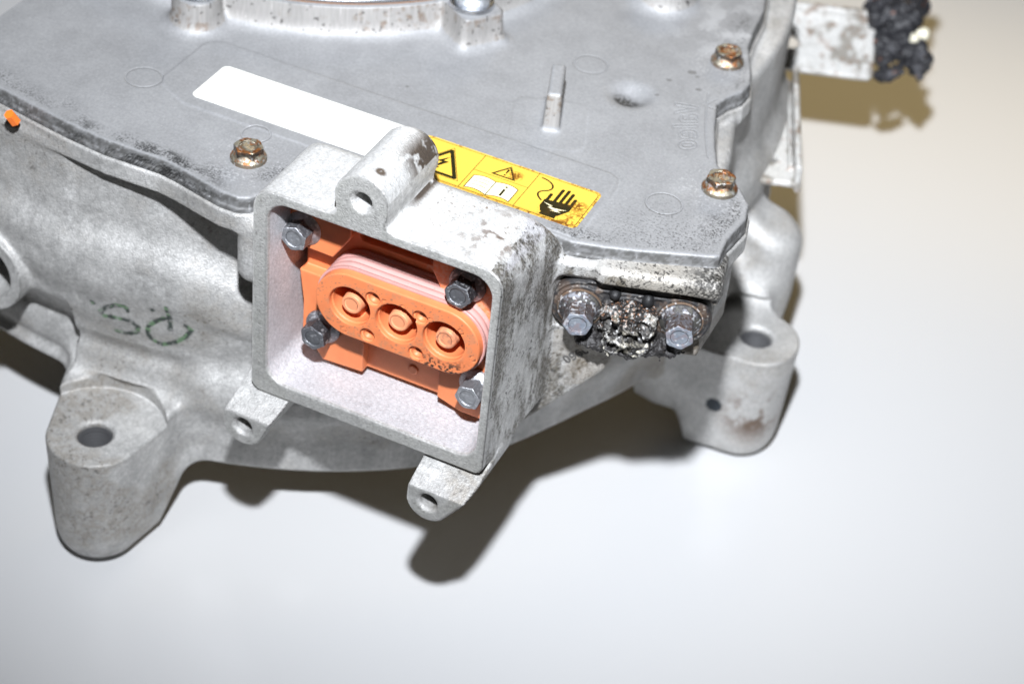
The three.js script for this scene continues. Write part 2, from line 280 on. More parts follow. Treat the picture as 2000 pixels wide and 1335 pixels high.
  // right flank of the pocket: heavy scale
  if (x > 27 && x < 60 && nx > 0.3 && y > 90 && z < -31 && z > -88) { const q = fbm(x * 0.5, y * 0.22, z * 0.3, 3); const q2 = fbm(x * 1.6, y * 1.1, z * 1.6, 2), low = fbm(x * 0.06, y * 0.045, z * 0.09, 3), run = fbm(x * 0.5, y * 0.13 + 3, z * 0.36, 3), e = low * 0.5 + run * 0.42 + q2 * 0.16; dirt(ss(0.45, 0.62, e) * (0.55 + 0.4 * ss(0.4, 0.6, q2)), [0.15, 0.135, 0.11]); dirt(ss(0.55, 0.44, e) * ss(0.45, 0.66, q2) * 0.5, white); dirt(ss(0.62, 0.8, sp) * 0.8 * ss(0.46, 0.58, e), soot); }
  // soot round the burnt terminal
  const [s, n] = terminalFrame(x, z);
  if (n > -14 && y > 132 && s > -45) {
    const far = cl((s + 30) / 62); let q = ss(44, 10, hyp(s - 10, (y - 164) * 1.25)) * (0.45 + 0.65 * far);
    dirt(q * 0.75, [0.36, 0.31, 0.235]); const e = fbm(x * 0.18, y * 0.18, z * 0.18 + 8, 2) * 0.3 + sp * 0.5 + vn(x * 0.95, y * 0.95, z * 0.95) * 0.3; dirt(ss(0.74 - q * 0.26, 0.82 - q * 0.2, e) * 0.9, soot);
    dirt(ss(14, 26, s) * ss(0.3, 0.55, sp * 0.5 + fine * 0.5) * 0.85, soot);
    dirt(ss(0.8, 0.9, sp2) * q * 0.5, [0.6, 0.55, 0.45]);
  }
  if (id === 6) { c = mix3(c, [0.6, 0.59, 0.57], 0.35); w = spot(x, y, z, 92, 30, -206, 22); dirt(w * 1.5 * ss(0.38, 0.6, mid * 0.6 + fine * 0.4), [0.17, 0.12, 0.09]); if (hyp(x - 72, y - 32) < 3.6 && nz > 0.4) c = [0.03, 0.04, 0.05]; }
  if (id === 1 && x > 20 && y < 150 && z > -225) dirt(0.4 * ss(0.35, 0.6, fbm(x * 0.06, y * 0.06, z * 0.06)) , [0.25, 0.19, 0.12]);
  return c;
}
function refine(G, f, color, id, scale = 20) {                               // splits every triangle in four and reads surface and colour again
  const P = Array.from(G.attributes.position.array), Nr = Array.from(G.attributes.normal.array), C = Array.from(G.attributes.color.array), U = Array.from(G.attributes.uv.array), ix = G.index.array, mid = new Map(), out = [];
  const m = (a, b) => {
    const k = a < b ? a * 4194304 + b : b * 4194304 + a; let w = mid.get(k); if (w !== undefined) return w;
    w = P.length / 3; mid.set(k, w); let n = [0, 1, 2].map((i) => Nr[a * 3 + i] + Nr[b * 3 + i]); const l = hyp(...n) || 1; n = n.map((q) => q / l);
    const p = [0, 1, 2].map((i) => (P[a * 3 + i] + P[b * 3 + i]) * 500); P.push(p[0] * MM, p[1] * MM, p[2] * MM); Nr.push(...n); C.push(...color(...p, ...n, id)); U.push((U[a * 2] + U[b * 2]) / 2, (U[a * 2 + 1] + U[b * 2 + 1]) / 2); return w;
  };
  for (let i = 0; i < ix.length; i += 3) { const [a, b, c] = [ix[i], ix[i + 1], ix[i + 2]], d = m(a, b), e = m(b, c), g = m(c, a); out.push(a, d, g, d, b, e, g, e, c, d, e, g); }
  const R = new THREE.BufferGeometry();
  for (const [k, v, n] of [['position', P, 3], ['normal', Nr, 3], ['color', C, 3], ['uv', U, 2]]) R.setAttribute(k, new THREE.Float32BufferAttribute(v, n));
  R.setIndex(out); return R;
}
const hs = nets(housing, [-222, 2, -335], [118, 226, 2], 0.8, housingColor, 20, 1, (x, y, z) => (y > 170 && sdCover(x, z) < -16 && !(x > -75 && x < 45 && z > -100)) || (y < 52 && hyp(x + 160, z + 262) < 205));
for (const k of hs.keys()) if (k !== 1) {                                  // loose slivers along the seams go back to the housing
  const [main, rest] = largest(hs.get(k)); hs.set(k, main); if (rest) hs.set(1, mergeGeometries([hs.get(1), rest]));
}
function largest(G) {
  const n = G.attributes.position.count, P = G.attributes.position.array, up = new Int32Array(n).map((_, i) => i), find = (a) => { while (up[a] !== a) a = up[a] = up[up[a]]; return a; }, at = new Map(), ix = G.index.array;
  for (let i = 0; i < n; i++) { const k = P[i * 3].toFixed(6) + P[i * 3 + 1].toFixed(6) + P[i * 3 + 2].toFixed(6); at.has(k) ? (up[find(i)] = find(at.get(k))) : at.set(k, i); }
  for (let i = 0; i < ix.length; i += 3) { up[find(ix[i])] = find(ix[i + 1]); up[find(ix[i + 2])] = find(ix[i + 1]); }
  const size = new Map(); for (let i = 0; i < ix.length; i += 3) { const r = find(ix[i]); size.set(r, (size.get(r) || 0) + 1); }
  const best = [...size].sort((a, b) => b[1] - a[1])[0][0], pick = (keep) => { const l = []; for (let i = 0; i < ix.length; i += 3) if ((find(ix[i]) === best) === keep) l.push(ix[i], ix[i + 1], ix[i + 2]); if (!l.length) return null; const R = G.clone(); R.setIndex(l); return R; };
  return [pick(true), pick(false)];
}
for (const k of [2, 4]) hs.set(k, refine(hs.get(k), housing, housingColor, k));
const casting = part('housing', hs.get(1), M.cast, unit, 'mottled grey cast aluminium motor housing');
const pocketMesh = part('connector_pocket', hs.get(2), M.cast, unit, 'square cast pocket with a bolt boss on its roof');
part('threaded_lug', hs.get(3), M.cast, pocketMesh, 'threaded lug below the left corner of the pocket'); part('threaded_lug', hs.get(7), M.cast, pocketMesh, 'threaded lug below the right corner of the pocket');
part('terminal_block', hs.get(4), M.cast, unit, 'sooty cast block beside the pocket');
const footA = part('mounting_foot', hs.get(5), M.cast, unit, 'mounting foot at the front with a drilled hole');
const footB = part('mounting_foot', hs.get(6), M.cast, unit, 'mounting foot behind the burnt terminal, stained brown');

M.bore = std({ name: 'machined_bore', color: new THREE.Color().setRGB(0.36, 0.36, 0.37), roughness: 0.42, metalness: 0.8 });
feet.forEach((F, k) => {                                                  // machined thread lining each drilled hole
  const prof = []; for (let i = 0; i <= 90; i++) { const y = 59.5 - i * 0.55; prof.push(new THREE.Vector2(6.75 + 0.25 * Math.cos(i * 2.1) * (i > 3 ? 1 : 0), y)); }
  const g = new THREE.LatheGeometry(prof, 64); g.translate(F.x, 0, F.z); part('threaded_hole', mmGeo(g), M.bore, k ? footB : footA);
});
// ---------------------------------------------------------------- table
{
  const g = new THREE.PlaneGeometry(4, 3.4); g.rotateX(-Math.PI / 2); g.translate(0, 0, -0.4);
  const m = new THREE.Mesh(g, std({ name: 'white_table_top', color: new THREE.Color().setRGB(0.64, 0.64, 0.64), roughness: 0.2, metalness: 0 }));
  m.name = 'table_top'; m.receiveShadow = true; m.userData = { kind: 'structure', label: 'plain white table top under the motor unit', category: 'table' }; scene.add(m);
}
// ---------------------------------------------------------------- cover with its raised hub, fin and marks
const CX0 = -222, CX1 = 92, CZ0 = -345, CZ1 = -34;
const recPts = [[-143, -93], [-142.5, -123], [-141, -126.5], [-136.5, -128.5], [33, -128], [37, -126], [38.5, -121], [38, -83], [30, -82.5], [-127, -82], [-140, -89]];
const sdRec = poly2(recPts);
const finAt = [1.4, -142], dimple = [17.9, -184];
function cover(x, y, z) {
  ID = 1;
  const o = sdCover(x, z); let d = slab(o, y - 181.8, 1.3, 0.3); d = smin(d, slab(o + 0.45, y - 184.3, 3.7, 1.1), 0.4);
  if (o < -3) { const rec = slab(sdRec(x, z), y - 187.3, 1.05, 0.3); d = smin(d, rec, 0.5); }
  const dx = x + 160, dz = z + 262, r = hyp(dx, dz), t = Math.atan2(dx, dz);
  if (y > 182) {
    const up = y - 188; let q = mx(r - 119.5 + up * 0.12, up - 13);
    const a = t - 0.965, u = r * Math.cos(a), v = r * Math.sin(a); q = smin(q, mx(box2(u - 125, v, 11.5 - up * 0.06, 10.5 - up * 0.06, 3), up - 13.5), 2.5);
    const b = hyp(x + 154.5, z + 136.5) - 10.5 + up * 0.05; q = smin(q, mx(b, up - 13.5), 2.5);
    const c = hyp(x - 1, z + 264) - 13 + up * 0.1; q = mn(q, mx(c, up - 9)); d = smin(d, q, 6.5);
    const fx = x - finAt[0], fz = z - finAt[1], s = fx * En[0] + fz * En[1], n = fx * Nn[0] + fz * Nn[1];
    const w = 3.3 - up * 0.03; d = smin(d, box3(s, up - 7, n + 11.5 + up * 0.02, w, 9.6, 11.5, 1.3), 2.2);
    if (ab(fx) < 40 && ab(fz) < 45) { const pad = slab(box2(s + 1, n + 5, 14.5, 17, 5), up, 0.16, 0.1); d = smin(d, pad, 0.4); }
    const bb = hyp(x - dimple[0], y - 192.8, z - dimple[1]) - 8.2; d = smax(d, -bb, 5);
  }
  return d;
}
const coverColor = (x, y, z, nx, ny) => { const k = 0.93 + 0.06 * (fbm(x * 0.05, y * 0.05, z * 0.05) - 0.5); let c = [0.53 * k, 0.527 * k, 0.525 * k];
  if (y < 188 && ny < 0.8) { const f = fbm(x * 0.6, y * 0.6, z * 0.6, 2); c = mix3(c, [0.2, 0.195, 0.185], (0.45 + 0.5 * ss(0.35, 0.6, f)) * ss(0.8, 0.5, ny)); c = mix3(c, [0.7, 0.7, 0.7], ss(0.8, 0.88, vn(x * 0.9, y * 0.9, z * 0.9)) * 0.6); }
  const r = hyp(x + 160, z + 262); if (y > 190 && ny < 0.6) { const f = fbm(x * 0.5, y * 0.5, z * 0.5, 2); c = mix3(c, [0.5, 0.47, 0.43], 0.7); c = mix3(c, [0.28, 0.2, 0.14], 0.8 * ss(0.5, 0.72, f) * ss(0.5, 0.7, fbm(x * .08, y * .08, z * .08 + 4))); c = mix3(c, [0.12, 0.11, 0.1], ss(0.8, 0.88, vn(x * .9, y * .9, z * .9))); }
  return c; };
function coverTexture(colour) {
  const W = 2048, H = 2048;
  return tex(W, H, (c) => {
    const px = (x) => (x - CX0) / (CX1 - CX0) * W, pz = (z) => (CZ1 - z) / (CZ1 - CZ0) * H, k = W / (CX1 - CX0);
    if (colour) {
      const n = 960, im = c.createImageData(n, n), D = im.data;
      for (let j = 0; j < n; j++) for (let i = 0; i < n; i++) {
        const x = CX0 + (i + 0.5) / n * (CX1 - CX0), z = CZ1 - (j + 0.5) / n * (CZ1 - CZ0), big = fbm(x * 0.03, z * 0.03, 2, 2), mid = fbm(x * 0.12 + 9, z * 0.12, 5, 2), f = hash(i, j, 3), g = vn(x * 1.6, z * 1.6, 7), o = sdCover(x, z);
        let v = 0.80 + 0.05 * (big - 0.5) + 0.06 * (mid - 0.5) + 0.07 * (g - 0.5) + 0.05 * (f - 0.5), w = 0;
        const edge = ss(-16, -5, o) * ss(-2.2, -4, o) * ss(0.42, 0.75, fbm(x * 0.05, z * 0.05, 11, 2)); v -= edge * ss(0.55, 0.85, vn(x * 2.4, z * 2.4, 7) + 0.4 * (f - 0.5)) * 0.5;                     // dark grime grains along the rim
        const soot = ss(-9, -3.5, o) * ss(-1, -2.5, o) * spot(x, 0, z, -120, 0, -47, 42) * 1.6; v -= cl(soot) * ss(0.42, 0.75, vn(x * 2.6, z * 2.6, 41) * 0.5 + vn(x * 0.25, z * 0.25, 9) * 0.5) * 0.45; const front = spot(x, 0, z, 72, 0, -96, 40) * ss(-2, -3.5, o); v -= cl(front) * ss(0.66, 0.85, vn(x * 2.6, z * 2.6, 17) * 0.7 + 0.3 * f) * 0.5;                                     // soot near the burnt terminal
        for (const [bx, bz] of [[-86, -62], [72, -141], [42.5, -229.5]]) { const q = cl(1 - ab(hyp(x - bx, z - bz) - 11) / 9); w = mx(w, q * ss(0.74, 0.9, vn(x * 1.9, z * 1.9, 21) + 0.35 * (mid - 0.5))); }
        w = mx(w, spot(x, 0, z, 40, 0, -255, 40) * ss(0.5, 0.75, mid + 0.3 * (g - 0.5)) * 0.9); if (f > 0.9985) w = 1;
        v -= 0.5 * ss(7.5, 3, hyp(x - 18.8, z + 182.4)) * (0.35 + 0.65 * ss(0.3, 0.6, vn(x * 1.2, z * 1.2, 33))); v = mix(v, 1, w * 0.9); const o4 = (j * n + i) * 4; D[o4] = v * 252; D[o4 + 1] = v * 253; D[o4 + 2] = v * 255; D[o4 + 3] = 255;  // dark inside of the dimple is put into the colour, with broken grain
      }
      const t = document.createElement('canvas'); t.width = t.height = n; t.getContext('2d').putImageData(im, 0, 0); c.drawImage(t, 0, 0, W, H);
      c.fillStyle = 'rgba(40,36,30,0.25)'; for (const [x, z, s] of [[27, -203, 1.2], [33, -214, 2], [36, -212, 1], [40, -203, 1.4], [27, -190, 1], [-60, -140, 0.8]]) { c.beginPath(); c.ellipse(px(x), pz(z), s * k, s * k * 0.7, 0.4, 0, 7); c.fill(); }
    } else {
      c.fillStyle = '#808080'; c.fillRect(0, 0, W, H);
      c.lineWidth = 0.75 * k; const ring = (x, z, r, s) => { c.strokeStyle = s; c.beginPath(); c.arc(px(x), pz(z), r * k, 0, 7); c.stroke(); };
      for (const [x, z, r] of [[-149, -89.3, 7.1], [-92.4, -78.7, 5.4], [57.5, -120.6, 6.8], [-4.9, -196.2, 6.9]]) ring(x, z, r, '#000000');
      c.save(); c.translate(px(45), pz(-176)); c.rotate(-Math.atan2(0.942, 0.336)); c.fillStyle = '#b4b4b4'; c.font = `italic bold ${13 * k}px sans-serif`; c.textAlign = 'center'; c.textBaseline = 'middle'; c.fillText('Valeo', 0, 0);
      c.globalCompositeOperation = 'source-over'; c.fillStyle = '#808080'; c.font = `italic bold ${12.2 * k}px sans-serif`; c.globalAlpha = 0.55; c.fillText('Valeo', 0, 0.2 * k); c.globalAlpha = 1; c.strokeStyle = '#242424'; c.lineWidth = 0.6 * k; c.font = `italic bold ${13 * k}px sans-serif`; c.strokeText('Valeo', 0, 0);
      c.strokeStyle = '#101010'; c.lineWidth = 0.7 * k; c.beginPath(); c.moveTo(-26 * k, 8.5 * k); c.quadraticCurveTo(0, 6.5 * k, 22 * k, 9 * k); c.stroke(); c.beginPath(); c.moveTo(-22 * k, 12 * k); c.lineTo(-16 * k, 7 * k); c.lineTo(-14 * k, 12 * k); c.stroke(); c.restore();
      c.strokeStyle = '#8e8e8e'; c.lineWidth = 0.35 * k; for (let i = 0; i < 11; i++) { c.beginPath(); c.arc(px(47 + i * 2.1), pz(-97), 4 * k, 2.2, 4.0); c.stroke(); }
    }
  }, colour, false);
}
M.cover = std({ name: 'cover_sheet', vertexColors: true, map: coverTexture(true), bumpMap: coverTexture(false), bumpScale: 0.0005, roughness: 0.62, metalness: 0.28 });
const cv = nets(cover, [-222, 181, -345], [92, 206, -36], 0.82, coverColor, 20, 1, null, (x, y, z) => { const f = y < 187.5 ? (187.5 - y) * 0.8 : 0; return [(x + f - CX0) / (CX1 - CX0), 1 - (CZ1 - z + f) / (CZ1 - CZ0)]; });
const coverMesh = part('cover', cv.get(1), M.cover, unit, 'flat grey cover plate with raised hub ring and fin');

// metal cap on the hub, its sealing ring and ears
{
  const prof = [[0, 201.6], [60, 201.6], [104, 201.6], [108, 202.4], [112.5, 203.4], [114.6, 203.2], [115.4, 202.2], [115.2, 201.4]].map(([r, y]) => new THREE.Vector2(r, y));
  const g = new THREE.LatheGeometry(prof, 220); const ear = new THREE.CylinderGeometry(9.2, 9.6, 1.6, 48); ear.translate(-160 + 124.5 * Math.sin(0.965), 202.5, -262 + 124.5 * Math.cos(0.965));
  const ear2 = new THREE.CylinderGeometry(8.6, 9, 1.6, 48); ear2.translate(-154.5, 202.5, -137.5);
  g.translate(-160, 0, -262);
  part('hub_cap', mmGeo(mergeGeometries([g, ear, ear2].map((q) => q.toNonIndexed()))), std({ name: 'polished_cap', color: new THREE.Color().setRGB(0.62, 0.64, 0.68), roughness: 0.22, metalness: 0.95, bumpMap: fineBump, bumpScale: 0.00002 }), unit, 'shiny metal cap on the hub ring');
  const ring = new THREE.CylinderGeometry(115.9, 116.1, 0.9, 220, 1, true); ring.translate(-160, 201.0, -262);
  part('sealing_ring', mmGeo(ring), std({ name: 'rusty_gasket', color: new THREE.Color().setRGB(0.20, 0.09, 0.035), roughness: 0.8 }), unit, 'thin rusty ring under the cap');
}

// ---------------------------------------------------------------- bolts
function boltParts({ af = 10, h = 6, fr = 7, fh = 1.3, cone = 2.4, washer = 0, rust = 0, sd = 0, tone = [0.42, 0.43, 0.45], dark = [0.05, 0.05, 0.055], low = null }) {
  const f = (x, y, z) => {
    ID = 1; const q = hyp(x, z); let d = 1e9;
    for (let k = 0, m = -1e9; k < 3; k++) { const a = k * Math.PI / 3 + 0.35; m = mx(m, ab(x * Math.cos(a) + z * Math.sin(a))); d = m - af / 2; }
    d = mx(d, y - h, (q + (y - h) * 1.35) - af / 2 - 0.15); d = smax(d, -mx(hyp(q) - af * 0.34, h - 0.55 - y), 0.35);
    const fy = mx(0, y - fh), fl_ = mx(q - mx(fr - fy * (fr - af * 0.52) / cone, 0), y - fh - cone, -y - 0.01); let g = smax(fl_ * 0.8, q - fr, 0.4);
    if (washer) g = mn(g, mx(q - washer, ab(y - 0.2) - 0.9));
    if (g < d) ID = 2; return smin(d, g, 0.5);
  };
  const col = (x, y, z, nx, ny, nz, id) => {
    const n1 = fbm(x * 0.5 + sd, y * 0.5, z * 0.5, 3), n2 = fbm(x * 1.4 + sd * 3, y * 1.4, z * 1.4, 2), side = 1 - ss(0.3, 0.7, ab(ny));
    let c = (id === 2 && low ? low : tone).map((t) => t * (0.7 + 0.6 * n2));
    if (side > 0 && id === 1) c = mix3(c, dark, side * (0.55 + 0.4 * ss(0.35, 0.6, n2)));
    if (rust) { const r2 = rust * (1 - side * 0.85) * (id === 2 && low ? 0.45 : 1); c = mix3(c, [0.44, 0.165, 0.045], r2 * ss(0.46, 0.6, n1) * 0.9); c = mix3(c, [0.20, 0.075, 0.03], r2 * ss(0.55, 0.66, n1 * 0.5 + n2 * 0.5)); c = mix3(c, [0.62, 0.58, 0.45], 0.5 * rust * ss(0.5, 0.35, n1) * (1 - side)); }
    if (low && id === 2) { const q = hyp(x, z); c = mix3(c, [0.34, 0.38, 0.44], 0.45 * ss(0.5, 0.66, n1 * 0.6 + n2 * 0.4) * ss(5.2, 6.4, q) * ss(8.2, 7.4, q)); c = mix3(c, [0.24, 0.15, 0.09], 0.6 * ss(7.6, 8.3, q)); }
    return mix3(c, [0.75, 0.76, 0.78], ss(0.7, 0.8, vn(x * 1.1 + sd, y * 1.1, z * 1.1)) * 0.45);
  };
  const R = mx(fr, washer) + 0.6; return nets(f, [-R, -0.9, -R], [R, h + 0.6, R], 0.3, col, 8);
}
function bolt(name, parts_, at, axis, spin, label, marked, steel = M.steel) {
  const g = group(name, unit, label); g.position.set(at[0] * MM, at[1] * MM, at[2] * MM);
  g.quaternion.setFromUnitVectors(V(0, 1, 0), V(...axis).normalize()).multiply(new THREE.Quaternion().setFromAxisAngle(V(0, 1, 0), spin));
  part('hex_head', parts_.get(1), steel, g); part('flange', parts_.get(2), steel, g);
  if (marked) { const t = marked.clone(); part('grade_mark', t, M.mark, g); }
  return g;
}
const font = await new FontLoader().loadAsync('fonts/droid/droid_sans_bold.typeface.json');
M.mark = std({ name: 'stamped_mark', color: new THREE.Color().setRGB(0.45, 0.36, 0.24), roughness: 0.5, metalness: 0.6 });
const mark = new TextGeometry('10.9', { font, size: 1.9, depth: 0.35, curveSegments: 3 }); mark.computeBoundingBox(); mark.translate(-mark.boundingBox.max.x / 2, -0.9, 0); mark.rotateX(-Math.PI / 2); mark.rotateY(-0.35); mark.translate(0, 5.5, 0); mmGeo(mark);
const rustTone = { rust: 1, tone: [0.22, 0.19, 0.145], dark: [0.025, 0.02, 0.017] };
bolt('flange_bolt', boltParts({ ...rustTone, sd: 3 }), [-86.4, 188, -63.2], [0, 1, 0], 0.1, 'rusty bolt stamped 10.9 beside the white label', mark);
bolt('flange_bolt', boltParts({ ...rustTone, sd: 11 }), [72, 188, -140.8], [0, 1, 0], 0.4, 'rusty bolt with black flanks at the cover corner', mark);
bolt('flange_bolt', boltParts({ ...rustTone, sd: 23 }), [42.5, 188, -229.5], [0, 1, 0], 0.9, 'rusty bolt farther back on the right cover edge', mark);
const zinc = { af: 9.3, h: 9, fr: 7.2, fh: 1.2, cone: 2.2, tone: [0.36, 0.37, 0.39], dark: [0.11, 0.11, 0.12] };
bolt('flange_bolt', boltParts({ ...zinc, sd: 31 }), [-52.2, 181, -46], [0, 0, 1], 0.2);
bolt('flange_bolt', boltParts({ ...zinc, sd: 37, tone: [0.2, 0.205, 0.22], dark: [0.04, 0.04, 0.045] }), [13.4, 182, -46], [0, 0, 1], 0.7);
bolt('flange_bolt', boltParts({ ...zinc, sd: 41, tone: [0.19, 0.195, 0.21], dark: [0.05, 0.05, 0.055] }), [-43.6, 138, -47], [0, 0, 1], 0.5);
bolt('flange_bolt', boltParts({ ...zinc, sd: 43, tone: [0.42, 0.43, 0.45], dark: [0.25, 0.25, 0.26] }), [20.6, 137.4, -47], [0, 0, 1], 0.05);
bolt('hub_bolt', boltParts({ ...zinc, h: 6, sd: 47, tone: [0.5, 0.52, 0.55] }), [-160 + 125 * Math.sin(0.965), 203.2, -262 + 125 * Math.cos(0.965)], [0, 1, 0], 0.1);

// ---------------------------------------------------------------- orange connector in the pocket
const stad = (x, y, h, r) => hyp(mx(ab(x) - h, 0), y) - r;
const pinsX = [-27.8, -8.8, 10.2];
const tabOut = [
  [[-58.6, 200], [-58.6, 173], [-40, 172.6], [-31, 187], [-31, 200]],
  [[-6, 200], [-3, 186], [5, 171.5], [29, 167.5], [29, 200]],
  [[-55, 160], [-53, 146], [-53, 133], [-44, 121], [-27, 122], [-27, 135], [-34, 160]],
  [[4.3, 140], [4.5, 124], [14, 121], [29, 121], [29, 150], [18, 150]],
].map(poly2);
function connector(x, y, z) {
  ID = 1; let d = slab(box2(x + 14, y - 160, 40.5, 38.5, 2), z + 57, 5, 0.5);

  d = mn(d, slab(tabOut[0](x, y), z + 52, 7.2, 0.5));
  d = mn(d, slab(tabOut[1](x, y), z + 53, 7, 0.5));
  d = mn(d, slab(tabOut[2](x, y), z + 54, 6.6, 0.6));
  d = mn(d, slab(tabOut[3](x, y), z + 54, 6.6, 0.6));
  d = smax(d, -mx(box2(x + 17, y - 191, 16, 12, 2), -57 - z), 0.5); d = smax(d, box2(x + 14.8, y - 158.3, 43.6, 41, 7.5), 0.4); d = mn(d, box3(x + 21.5, y - 185, z + 57, 1.1, 16, 3, 0.4));
  d = mn(d, mx(hyp(x + 8, y - 128.5) - 2, z + 51.3));
  let q = slab(stad(x + 8.8, y - 161, 19.2, 13.9), z + 46, 10, 0.6); if (q < d) ID = 2; d = mn(d, q);
  for (const X of pinsX) { const r = hyp(x - X, y - 161); d = smax(d, -mx(r - 8.3 + (z > -38 ? 0 : 0.4), -50 - z), 0.4);
    let p = mx(r - 4.3 + mx(0, z + 41) * 0.08, z + 37.2); p = smax(p, (r - 4.3 + (z + 37.2) * 0.9) * 0.7 + 0.35, 0.3); p = smax(p, -mx(r - 2.7, -37.5 - z), 0.15); const rib = box3(x - X + (X < -20 ? -1 : 5), y - (X < -20 ? 155 : 166.5), z + 47, 1.2, 2.2, 5, 0.4); d = mn(d, rib); if (p < d) ID = 3; d = mn(d, p); }
  for (const [X, Y] of [[-18.6, 168.2], [-20, 150.9], [0.4, 167.6], [-0.2, 151]]) { const r = hyp(x - X, y - Y); d = smax(d, -mx(r - 2.9, -37.1 - z), 0.2); d = smax(d, -(hyp(r, z + 36.6) - 2), 0.3); }
  for (const [X, Y] of [[-13.8, 168.6], [-6.5, 169.2], [4.5, 168], [16.5, 168], [22, 158], [1.5, 149.2], [-29.5, 149.6]]) d = mx(d, -mx(ab(hyp(x - X, y - Y) - 1.1) - 0.16, -36.3 - z));
  return d;
}
function connectorColor(x, y, z, nx, ny, nz, id) {
  let c = [0.68, 0.20, 0.075]; const k = 0.88 + 0.24 * fbm(x * 0.25, y * 0.25, z * 0.25), f = fbm(x * 1.1, y * 1.1, z * 1.1, 2); c = c.map((q) => q * k);
  if (z > -37.5 && nz > 0.7) { c = mix3(c, [0.42, 0.2, 0.11], 0.5 * ss(0.45, 0.7, fbm(x * 0.3 + 8, y * 0.3, 2)) * ss(0.35, 0.6, f)); const q = ss(8.4, 9.4, hyp(x - 10.2, y - 161)) * ss(157, 149, y) * ss(-2, 6, x); c = mix3(c, [0.02, 0.015, 0.012], q * ss(0.5, 0.56, f) ); c = mix3(c, [0.2, 0.12, 0.08], ss(0.8, 0.9, vn(x * 1.5, y * 1.5, 3)) * 0.7); }
  if (id === 3) c = mix3(c, [0.8, 0.36, 0.2], 0.5); if (id === 3 && x > 4) c = mix3(c, [0.25, 0.13, 0.09], 0.5 * ss(0.4, 0.6, f));
  for (const [X, Y] of [[-18.6, 168.2], [0.4, 167.6], [-0.2, 151]]) if (z < -36.4 && hyp(x - X, y - Y - 0.3) < 1.3) c = mix3(c, [0.1, 0.06, 0.04], 0.8);
  if (z < -45 && x > -6 && y > 165) c = mix3(c, [0.66, 0.4, 0.27], 0.5 * ss(0.35, 0.6, f));
  return c;
}
const cn = nets(connector, [-60, 116, -63], [31, 200, -35], 0.42, connectorColor, 14);
const conn = group('orange_connector', unit, 'orange plastic three-pole connector inside the pocket');
part('connector_plate', cn.get(1), M.orange, conn); part('socket_block', cn.get(2), M.orange, conn, 'stadium-shaped socket face with three round wells');
for (const g of splitByX(cn.get(3), [-18, 0.5])) part('contact_pin', g, M.orange, conn);
function splitByX(G, cuts) {                                             // one geometry per stretch of x
  const out = Array.from({ length: cuts.length + 1 }, () => []), ix = G.index.array, p = G.attributes.position.array;
  for (let i = 0; i < ix.length; i += 3) { const x = p[ix[i] * 3] / MM; let k = 0; while (k < cuts.length && x > cuts[k]) k++; out[k].push(ix[i], ix[i + 1], ix[i + 2]); }
  return out.filter((l) => l.length).map((l) => { const map = new Map(), R = new THREE.BufferGeometry(), A = {}; for (const k in G.attributes) A[k] = []; const idx = l.map((v) => { let w = map.get(v); if (w === undefined) { w = map.size; map.set(v, w); for (const k in A) { const a = G.attributes[k]; for (let q = 0; q < a.itemSize; q++) A[k].push(a.array[v * a.itemSize + q]); } } return w; }); for (const k in A) R.setAttribute(k, new THREE.Float32BufferAttribute(A[k], G.attributes[k].itemSize)); R.setIndex(idx); return R; });
}
{
  const f = (x, y, z) => { ID = 1; const r = 14.35 + 0.55 * ab(Math.sin((z + 50) * 1.05)) ; return mx(ab(stad(x + 8.8, y - 161, 19.2, r) + 0.6) - 0.6, z + 39.2, -51.5 - z) * 0.8; };
  const sc = nets(f, [-46, 144, -53], [28, 178, -38], 0.42, (x, y, z) => { const k = 0.92 + 0.16 * fbm(x * 0.4, y * 0.4, z * 0.4, 2), s = vn(x * 1.6, y * 1.6, z * 1.6); let c = [0.50 * k, 0.275 * k, 0.25 * k]; return mix3(c, [0.25, 0.15, 0.13], ss(0.9, 0.96, s) * 0.8); }, 14);
  part('seal', sc.get(1), new THREE.MeshPhysicalMaterial({ name: 'pink_silicone', vertexColors: true, roughness: 0.38, metalness: 0 }), conn, 'pale pink ribbed rubber seal round the socket block');
}

